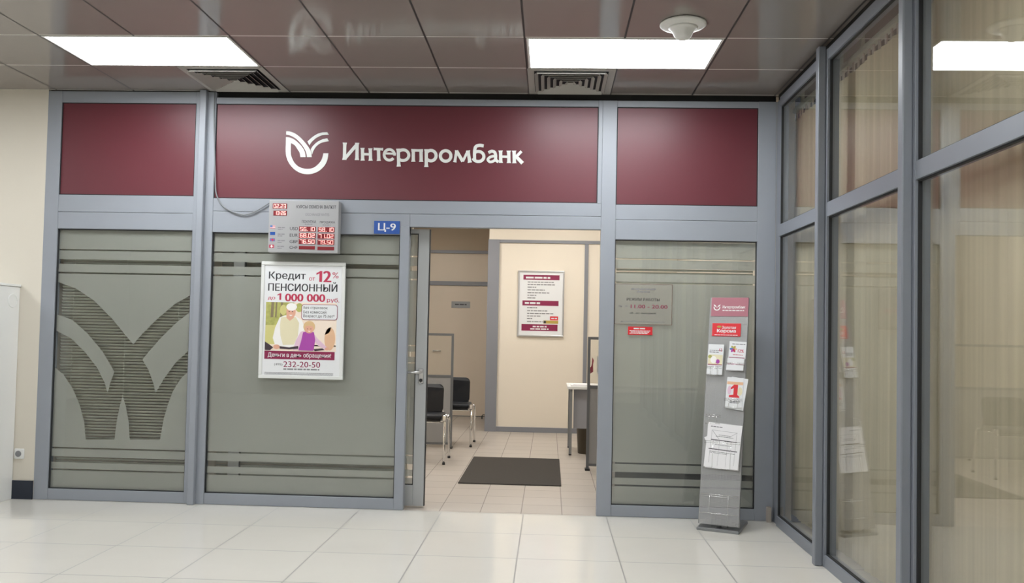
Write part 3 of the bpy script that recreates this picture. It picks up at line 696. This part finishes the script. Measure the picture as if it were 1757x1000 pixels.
P([(xa, 670), (140, 690), (175, 715), (150, 738), (xa, 735)], 13, 'p_dark'); P([(225, 705), (300, 712), (370, 700), (372, 722), (300, 728), (225, 724)], 13, 'p_dark'); P([(490, 722), (560, 715), (580, 728), (500, 738)], 13, 'p_dark')
g.poly([(a, b_) for a, b_ in rrect(px(388), px(670), pz(494), pz(372), .02)], Y0-.0024, M['wine_ink']); g.poly([(a, b_) for a, b_ in rrect(px(392), px(666), pz(490), pz(376), .018)], Y0-.0026, M['paper'])
g.text('Без страховок', px(404), px(592), pz(414), pz(388), Y0-.0028, M['ink'], .008); g.text('Без комиссий', px(404), px(582), pz(444), pz(420), Y0-.0028, M['ink'], .008); g.text('Возраст до 75 лет*', px(404), px(648), pz(480), pz(452), Y0-.0028, M['ink'], .008)
g.build('picture', None, sh)

# opening hours plate and red sticker
def hx(X): return .6815+X*.000467
def hz(Z): return 1.7251-Z*.0004699
t = thing('opening_hours_plate', 'clear opening hours plate with thin brown border on the right pane', 'sign', (.95, .02, 1.4))
box('plate', M['acrylic'], t, hx(130), hx(1030), .019, .0265, hz(700), hz(68))
g = flat(); YH = .0185; e = .0035
for a in ((130, 1030, 700, 693), (130, 1030, 75, 68), (130, 138, 693, 75), (1022, 1030, 693, 75)): g.rect(hx(a[0]), hx(a[1]), hz(a[2]), hz(a[3]), YH, M['brown_line'])
g.build('border', None, t)
g = flat(); g.words(hx(385), hx(770), hz(158), hz(136), YH, M['ink_grey'], 3); g.words(hx(480), hx(680), hz(198), hz(178), YH, M['ink_grey'], 4)
g.text('РЕЖИМ РАБОТЫ', hx(320), hx(832), hz(330), hz(285), YH, M['ink'], .012); g.text('пн - пт:', hx(195), hx(350), hz(432), hz(402), YH, M['ink_grey'], .012)
g.text('11.00 - 20.00', hx(385), hx(955), hz(445), hz(390), YH, M['wine_ink'], .02); g.text('сб - вс: выходной', hx(370), hx(775), hz(538), hz(506), YH, M['ink'], .012); g.words(hx(230), hx(910), hz(660), hz(648), YH, M['ink_grey'], 9)
g.build('lettering', None, t)
t = thing('red_sticker', 'small red sticker under the opening hours plate', 'sticker', (.93, .025, 1.32))
box('sheet', M['red'], t, .844, 1.022, .0255, .028, 1.321, 1.381)
g = flat()
g.words(.885, .975, 1.362, 1.371, .0252, M['paper'], 2)
for k in range(3): g.words(.855+.01*(k % 2), 1.01-.012*k, 1.348-k*.0095, 1.3535-k*.0095, .0252, M['paper'], 40+k)
g.build('lettering', None, t)

# ------------------------------------------------------------------ left: white cabinet and socket
t = thing('tall_cabinet', 'tall white cabinet at the left edge, against the cream wall', 'cabinet', (-4.0, -.3, 0))
box('body', M['white'], t, -4.3, -3.73, -.6, -.004, 0, 1.588, bev=.004)
box('lid', M['white'], t, -4.306, -3.722, -.606, -.003, 1.588, 1.606, bev=.003)
g = MB(); n = 32
g.tube([(-3.7285, -.09+.052*math.cos(k*2*math.pi/n), 1.48+.048*math.sin(k*2*math.pi/n)) for k in range(n+1)], .004, 8)
cr = g.build('grommet_ring', M['frame_white'], t)
g = MB(); g.cyl((-3.731, -.09, 1.48), (-3.727, -.09, 1.48), .046, None, 32); g.build('grommet_cap', M['white'], t)
box('door', M['white'], t, -4.29, -3.74, -.62, -.6, .05, 1.58, bev=.003)
t = thing('wall_socket', 'white power socket low on the cream wall beside the cabinet', 'socket', (-3.685, 0, .336))
box('plate', M['white'], t, -3.722, -3.648, -.012, 0, .298, .374, bev=.005)
g = MB(); g.cyl((-3.69, -.0135, .336), (-3.69, -.0115, .336), .023, None, 24); g.build('socket_well', M['ink_grey'], t)

# ------------------------------------------------------------------ leaflet stand
A_ = math.atan2(-.102, .246)     # turned a little to the left
t = thing('leaflet_stand', 'grey perforated steel leaflet stand leaning back in front of the right pane', 'stand', (1.304, -.341, 0), A_)
def lb(name, m, *a, bev=0., parent=None): return MB().box(*a, bev=bev).build(name, m, parent or t, world=False)
lb('base_plate', M['steel_plain'], -.008, .274, 0, .365, 0, .02, bev=.003)
g = MB(); g.cyl((.133, .05, .015), (.133, .05, .12), .016).box(.08, .186, .06, .1, .02, .1); g.build('support_tube', M['steel_plain'], t, world=False)
LEAN = math.atan2(.30, 1.52)
pn = bpy.data.objects.new('panel', None)
# panel plane: local u across, v up the lean; T maps (u, -out, v)
T = Matrix.Translation((0, .012, .045)) @ Matrix.Rotation(-LEAN, 4, 'X')
HV = 1.585; WU = .272
def pl(m_): m_.bm.transform(T); return m_
g = MB(); g.box(0, WU, 0, .0015, 0, HV)
for a in (0, WU-.0015): g.box(a, a+.0015, .0015, .03, 0, HV)
panel = g.build('panel', M['steel'], t, world=False); panel.matrix_local = T
hd = MB().box(.012, WU, -.004, .0, HV-.137, HV, bev=.001).build('header', M['header'], t, world=False); hd.matrix_local = T
g = flat(); g.text('Интерпромбанк', .092, .250, HV-.085, HV-.058, -.0046, None, .01); g.words(.092, .250, HV-.098, HV-.091, -.0046, None, 3)
c0 = (.052, HV-.072)
g.poly([(c0[0]+.024*math.cos(math.radians(k)), c0[1]+.024*math.sin(math.radians(k))) for k in range(170, 375, 10)]+[(c0[0]+.017*math.cos(math.radians(k)), c0[1]+.017*math.sin(math.radians(k))) for k in range(370, 165, -10)], -.0046)
for sx in (-1, 1): g.poly([(c0[0], c0[1]-.004), (c0[0]+sx*.010, c0[1]+.014), (c0[0]+sx*.024, c0[1]+.022), (c0[0]+sx*.022, c0[1]+.012), (c0[0]+sx*.008, c0[1]+.002)], -.0046)
o = g.build('lettering', M['sign_white'], hd, world=False)
rs = MB().box(.026, .226, -.005, .0, HV-.282, HV-.188, bev=.001).build('red_card', M['red'], t, world=False); rs.matrix_local = T
g = flat(); g.text('Золотая', .095, .192, HV-.228, HV-.208, -.0056, M['paper'], .02); g.text('Корона', .062, .192, HV-.262, HV-.230, -.0056, M['paper'], .035); g.disc(.075, HV-.214, .016, .008, -.0056, M['p_gold']); g.words(.045, .21, HV-.276, HV-.271, -.0056, M['paper'], 6)
g.build('lettering', None, rs, world=False)
# wire pockets
def pocket(u0, u1, v0, v1, d=.028):
    g = MB(); r = .0016
    for v in (v1, v1-.012): g.tube([(u0, 0, v), (u0, -d, v), (u1, -d, v), (u1, 0, v)], r, 6)
    g.tube([(u0, 0, v0), (u0, -d, v0), (u1, -d, v0), (u1, 0, v0)], r, 6)
    for f in (.25, .75): u = u0+(u1-u0)*f; g.tube([(u, -d, v1), (u, -d, v0), (u, 0, v0)], r, 6)
    o = g.build('wire_pocket', M['wire'], t, world=False); o.matrix_local = T; return o
WM = t.matrix_basis.copy()
STM = Matrix.Translation((1.304, -.341, 0)) @ Matrix.Rotation(A_, 4, 'Z') @ T
def leaflet(name, u, v, tilt, out, label, cat, group=None):
    """a thing of its own standing in a pocket: root Empty carries the stand's tilt"""
    o = thing(name, label, cat, (0, 0, 0), 0, group); o.matrix_basis = STM @ Matrix.Translation((u, -out, v)) @ Matrix.Rotation(tilt, 4, 'Y'); return o
# pocket rows
for a in ((.006, .112, 1.02, 1.08), (.140, .262, 1.055, 1.11), (.140, .262, .80, .86), (.018, .118, .68, .74), (.018, .262, .375, .56), (.012, .262, .075, .20)): pocket(*a)
# left leaflets
o = leaflet('leaflet_stack', .008, 1.025, math.radians(1), .022, 'white leaflets with a pale photo in the upper left pocket of the stand', 'leaflet', 'leaflets in the stand')
for k in range(2): MB().box(0, .108, -.002-.003*k, .001-.003*k, 0, .215).build('leaflet', M['paper'], o, world=False)
g = flat(); yy = -.0056
g.rect(.004, .104, .072, .14, yy, M['p_vest']); g.rect(.004, .104, .066, .072, yy, M['wine_ink']); g.disc(.042, .104, .022, .026, yy-.0003, M['p_white']); g.disc(.072, .092, .014, .016, yy-.0003, M['p_purple']); g.disc(.016, .125, .014, .012, yy-.0003, M['p_green']); g.words(.01, .075, .155, .162, yy, M['ink_grey'], 3); g.words(.01, .1, .168, .173, yy, M['ink_grey'], 4); g.text('12', .078, .098, .166, .185, yy-.0003, M['red_ink'], .03)
g.rect(.0, .036, 0, .0008, yy, M['ink_grey'])
for u in (.035, .068): g.rect(u, u+.0012, .004, .06, yy, M['ink_grey'])
g.build('print', None, o, world=False)
# right upper leaflets
o = leaflet('leaflet_stack', .150, 1.06, math.radians(2), .022, 'white leaflets with a multicoloured flower in the upper right pocket of the stand', 'leaflet', 'leaflets in the stand')
MB().box(0, .118, -.002, .001, .085, .205).build('leaflet', M['paper'], o, world=False); MB().box(-.004, .112, -.006, -.003, .045, .085).build('leaflet', M['paper'], o, world=False); MB().box(-.006, .110, -.010, -.007, .0, .038).build('leaflet', M['paper'], o, world=False)
g = flat(); yy = -.0024
for k, m_ in enumerate(('p_orange', 'p_gold', 'p_green', 'p_blue', 'p_purple', 'red_ink')):
    a = k*math.pi/3; g.disc(.030+.012*math.cos(a), .15+.012*math.sin(a), .014, .008, yy-.0002*k, M[m_], 14, a)
g.text('12%', .062, .102, .128, .150, yy, M['red_ink'], .03); g.words(.02, .11, .183, .189, yy, M['ink_grey'], 5); g.rect(.004, .112, .088, .093, yy, M['wine_ink']); g.rect(0, .11, .041, .045, -.0064, M['wine_ink']); g.words(.03, .1, .108, .112, yy, M['red_ink'], 6)
g.build('print', None, o, world=False)
# right lower leaflets
o = leaflet('leaflet_stack', .146, .795, math.radians(2), .022, 'white and orange leaflets with a red numeral in the lower right pocket of the stand', 'leaflet', 'leaflets in the stand')
MB().box(0, .114, -.002, .001, 0, .215).build('leaflet', M['paper'], o, world=False)
MB().box(.01, .124, .002, .004, 0, .222, mtx=Matrix.Rotation(math.radians(5), 4, 'Y')).build('leaflet', M['paper'], o, world=False)
g = flat(); yy = -.0024; g.rect(.002, .112, .165, .185, yy, M['p_orange']); g.poly([(.05, .165), (.078, .165), (.078, .095), (.092, .085), (.092, .075), (.022, .075), (.022, .09), (.05, .095), (.05, .14), (.03, .13), (.03, .142)], yy-.0003, M['red']); g.disc(.094, .12, .016, .03, yy, M['p_vest']); g.disc(.022, .125, .014, .03, yy, M['p_pink']); g.words(.03, .1, .046, .051, yy, M['ink'], 5); g.words(.03, .09, .036, .041, yy, M['ink'], 6)
g.build('print', None, o, world=False)
# big forms
o = leaflet('form_stack', .022, .385, math.radians(3.5), .024, 'thick stack of white printed forms in the large lower pocket of the stand', 'paper stack')
MB().box(0, .232, -.004, .004, 0, .305).build('form', M['paper2'], o, world=False)
MB().box(.006, .236, .0045, .008, -.008, .298, mtx=Matrix.Rotation(math.radians(-2), 4, 'Y')).build('form', M['paper2'], o, world=False)
MB().box(.03, .10, .0085, .0095, -.035, .2, mtx=Matrix.Translation((.06, 0, .01)) @ Matrix.Rotation(math.radians(-32), 4, 'Y')).build('form', M['paper2'], o, world=False)
g = flat(); yy = -.0045; L_ = M['ink_grey']
g.rect(.03, .205, .252, .2535, yy, L_); g.rect(.03, .0315, .03, .252, yy, L_); g.rect(.2, .2015, .03, .252, yy, L_); g.rect(.03, .21, .185, .1905, yy, M['ink']); g.rect(.02, .215, .122, .1275, yy, M['ink'])
for u in (.09, .145): g.rect(u, u+.0012, .012, .185, yy, L_)
g.poly([(.033, .25), (.036, .25), (.088, .193), (.085, .193)], yy, L_); g.poly([(.197, .25), (.2, .25), (.162, .222), (.159, .222)], yy, L_)
g.words(.02, .1, .275, .281, yy, L_, 3); g.words(.08, .16, .222, .226, yy, L_, 4); g.words(.06, .18, .212, .216, yy, L_, 5); g.words(.06, .17, .155, .159, yy, L_, 6); g.words(.03, .2, .105, .109, yy, L_, 7); g.words(.03, .15, .097, .1, yy, L_, 8)
g.build('print', None, o, world=False)

# ------------------------------------------------------------------ office furniture
q = box('door_mat', M['mat'], None, -.50, .395, 1.14, 2.67, -.001, .009, bev=.003); tag(q, 'dark grey rectangular mat on the office floor inside the doorway', 'mat')
def chair(name, cx, yf, label, yb):
    """black visitor chair on chrome legs, facing the entrance"""
    t = thing(name, label, 'chair', (cx, (yf+yb)/2, 0), 0, 'black visitor chairs')
    W = .262; zs = .46
    st = MB(); st.box(cx-.232, cx+.232, yf-.01, yb-.03, zs-.025, zs+.025, bev=.018); s = st.build('seat', M['black_vinyl'], t, smooth=True)
    box('seat_shell', M['black_plastic'], t, cx-.222, cx+.222, yf+.0, yb-.04, zs-.042, zs-.024, bev=.006)
    b = MB(); n = 9
    outl = rrect(-.205, .205, zs+.012, .765, .055, 5)
    fr_ = []; bk = []
    for u, v in outl:
        yy = yb-.02+.05*(v-.5)/.3-.035*(u/.2)**2
        fr_.append(b.bm.verts.new((cx+u, yy, v))); bk.append(b.bm.verts.new((cx+u*.97, yy+.04, v)))
    b.bm.faces.new(fr_); b.bm.faces.new(bk[::-1]); k_ = len(outl)
    for i in range(k_): b.bm.faces.new((fr_[i], bk[i], bk[(i+1) % k_], fr_[(i+1) % k_])).smooth = True
    b.build('backrest', M['black_vinyl'], t)
    for sx in (-1, 1):
        lg = MB(); lg.tube([(cx+sx*W, yf, 0.008), (cx+sx*W, yf, .2), (cx+sx*W, yf+.0, zs+.0)], .0125, 12); l_ = lg.build('leg', M['chrome'], t)
        f = MB(); f.cyl((cx+sx*W, yf, 0), (cx+sx*W, yf, .02), .015); f.build('foot_cap', M['black_plastic'], l_)
        c = MB(); c.box(cx+sx*W-.02, cx+sx*W+.02, yf-.018, yf+.022, zs-.03, zs+.022, bev=.008); c.build('corner_cap', M['chrome'], l_)
        lg = MB(); lg.tube(fillet([(cx+sx*W, yb+.06, .008), (cx+sx*W, yb+.02, .25), (cx+sx*W, yb-.01, zs-.03), (cx+sx*.20, yb+.0, zs-.005), (cx+sx*.165, yb+.035, .62)], 4), .0115, 12); l_ = lg.build('leg', M['chrome'], t)
        f = MB(); f.cyl((cx+sx*W, yb+.06, 0), (cx+sx*W, yb+.06, .02), .015); f.build('foot_cap', M['black_plastic'], l_)
        r_ = MB(); r_.tube([(cx+sx*W, yf, zs-.02), (cx+sx*W, yb-.02, zs-.025)], .011, 10); r_.build('seat_rail', M['chrome'], t)
    r_ = MB(); r_.tube([(cx-W, yf+.03, zs-.045), (cx+W, yf+.03, zs-.045)], .010, 10); r_.build('cross_bar', M['chrome'], t)
chair('visitor_chair', -1.012, 2.14, 'black visitor chair with chrome legs nearest the door leaf, before the screen', 2.52)
chair('visitor_chair', -.865, 3.43, 'black visitor chair with chrome legs further back, behind the grey screen', 3.83)
def screen(name, x0, x1, y, ztop, zmid, label, postx):
    t = thing(name, label, 'screen', ((x0+x1)/2, y, 0), 0, 'grey office screens with glass tops')
    for a in (x0, x1-.026): box('post', M['screen_trim'], t, a, a+.026, y-.014, y+.014, .015, ztop)
    for z0, z1 in ((.04, .065), (zmid-.012, zmid+.018), (ztop-.026, ztop)): box('rail', M['screen_trim'], t, x0+.026, x1-.026, y-.013, y+.013, z0, z1)
    box('panel', M['screen_grey'], t, x0+.026, x1-.026, y-.009, y+.009, .065, zmid-.012)
    box('pane', M['glass'], t, x0+.026, x1-.026, y-.003, y+.003, zmid+.018, ztop-.026)
    for a in (x0, x1-.026): box('foot', M['black_plastic'], t, a-.01, a+.036, y-.05, y+.05, 0, .016)
    return t
screen('office_screen', -2.0, -.806, 3.30, 1.286, .80, 'grey office screen with glass top on the left, beside the chairs', -.81)
screen('office_screen', .644, 1.75, 2.05, 1.288, .80, 'grey office screen with glass top on the right, behind the doorway post', .65)
t = thing('desk', 'grey desk with pale top behind the right office screen', 'desk', (1.1, 3.3, 0))
box('desk_top', M['desk_top'], t, .475, 1.75, 2.98, 3.65, .712, .742, bev=.003)
box('modesty_panel', M['desk_grey'], t, .545, 1.70, 3.05, 3.07, .285, .711)
for a, b_ in ((.50, 3.0), (.50, 3.6), (1.68, 3.0), (1.68, 3.6)):
    l_ = box('leg', M['steel_plain'], t, a, a+.03, b_, b_+.03, .012, .712); box('foot_cap', M['black_plastic'], l_, a, a+.03, b_, b_+.03, 0, .012)
q = MB(); q.box(.51, .70, 3.02, 3.25, .7425, .756); q.box(.54, .73, 3.05, 3.3, .7563, .762, mtx=Matrix.Identity(4))
tag(q.build('paper_pile', M['paper2']), 'white papers lying on the front edge of the office desk', 'papers')
t = thing('waste_bin', 'dark brown waste bin under the office desk', 'bin', (.70, 3.2, 0))
g = MB(); g.lathe([(.085, 0), (.088, .005), (.105, .27), (.108, .275), (.104, .277), (.1, .27), (.083, .012)], (.692, 3.2, 0), 28); g.build('body', M['bin'], t)
# papers and a red card fixed on the right glass top
q = MB().box(.735, .86, 2.056, 2.058, .93, 1.10).build('pinned_sheet', M['paper'])
tag(q, 'white sheet on the glass top of the right office screen', 'paper')
g = MB(); g.poly([(.672, .93), (.70, .95), (.698, 1.02), (.705, 1.06), (.69, 1.09), (.688, 1.03), (.68, 1.0), (.672, .99)], 2.06, None, .004)
tag(g.build('red_card', M['red_ink']), 'small dark red paper shape on the glass top of the right office screen', 'paper')
# office poster
def ix(X): return -.3004+X*.0010776
def iz(Z): return 2.2438-Z*.0010788
t = thing('framed_notice', 'silver framed list of services with maroon bars, on the cream office wall', 'poster', (.147, 4.98, 1.267))
X0, X1, Z0, Z1 = ix(128), ix(700), iz(912), iz(102)
g = MB(); e = .022
for a in ((X0, X1, Z0, Z0+e), (X0, X1, Z1-e, Z1), (X0, X0+e, Z0+e, Z1-e), (X1-e, X1, Z0+e, Z1-e)): g.box(a[0], a[1], 4.972, 5.0, a[2], a[3], bev=.004)
g.build('frame', M['silver'], t)
sh = box('sheet', M['paper'], t, X0+e, X1-e, 4.982, 4.998, Z0+e, Z1-e)
g = flat(); yy = 4.9815
for a in ((195, 638, 215, 155), (188, 632, 532, 470), (182, 625, 840, 760)): g.rect(ix(a[0]), ix(a[1]), iz(a[2]), iz(a[3]), yy, M['wine_ink'])
g.words(ix(225), ix(525), iz(200), iz(178), yy-.0005, M['paper'], 2); g.words(ix(218), ix(405), iz(512), iz(490), yy-.0005, M['paper'], 3); g.words(ix(320), ix(490), iz(797), iz(780), yy-.0005, M['paper'], 4); g.words(ix(290), ix(515), iz(826), iz(810), yy-.0005, M['paper'], 5)
for k, (z, x1_) in enumerate(((243, 580), (274, 582), (306, 355), (340, 460), (374, 518), (406, 358), (438, 355), (558, 370), (595, 500), (628, 570), (660, 425), (692, 312), (728, 440))):
    g.words(ix(248), ix(x1_), iz(z+6), iz(z-6), yy, M['ink_grey'], 50+k)
g.rect(ix(530), ix(630), iz(708), iz(660), yy, M['red']); g.words(ix(545), ix(618), iz(692), iz(678), yy-.0005, M['paper'], 7); g.rect(ix(450), ix(632), iz(750), iz(712), yy, M['p_gold']); g.rect(ix(452), ix(482), iz(746), iz(716), yy-.0005, M['ink'])
g.build('print', None, sh)
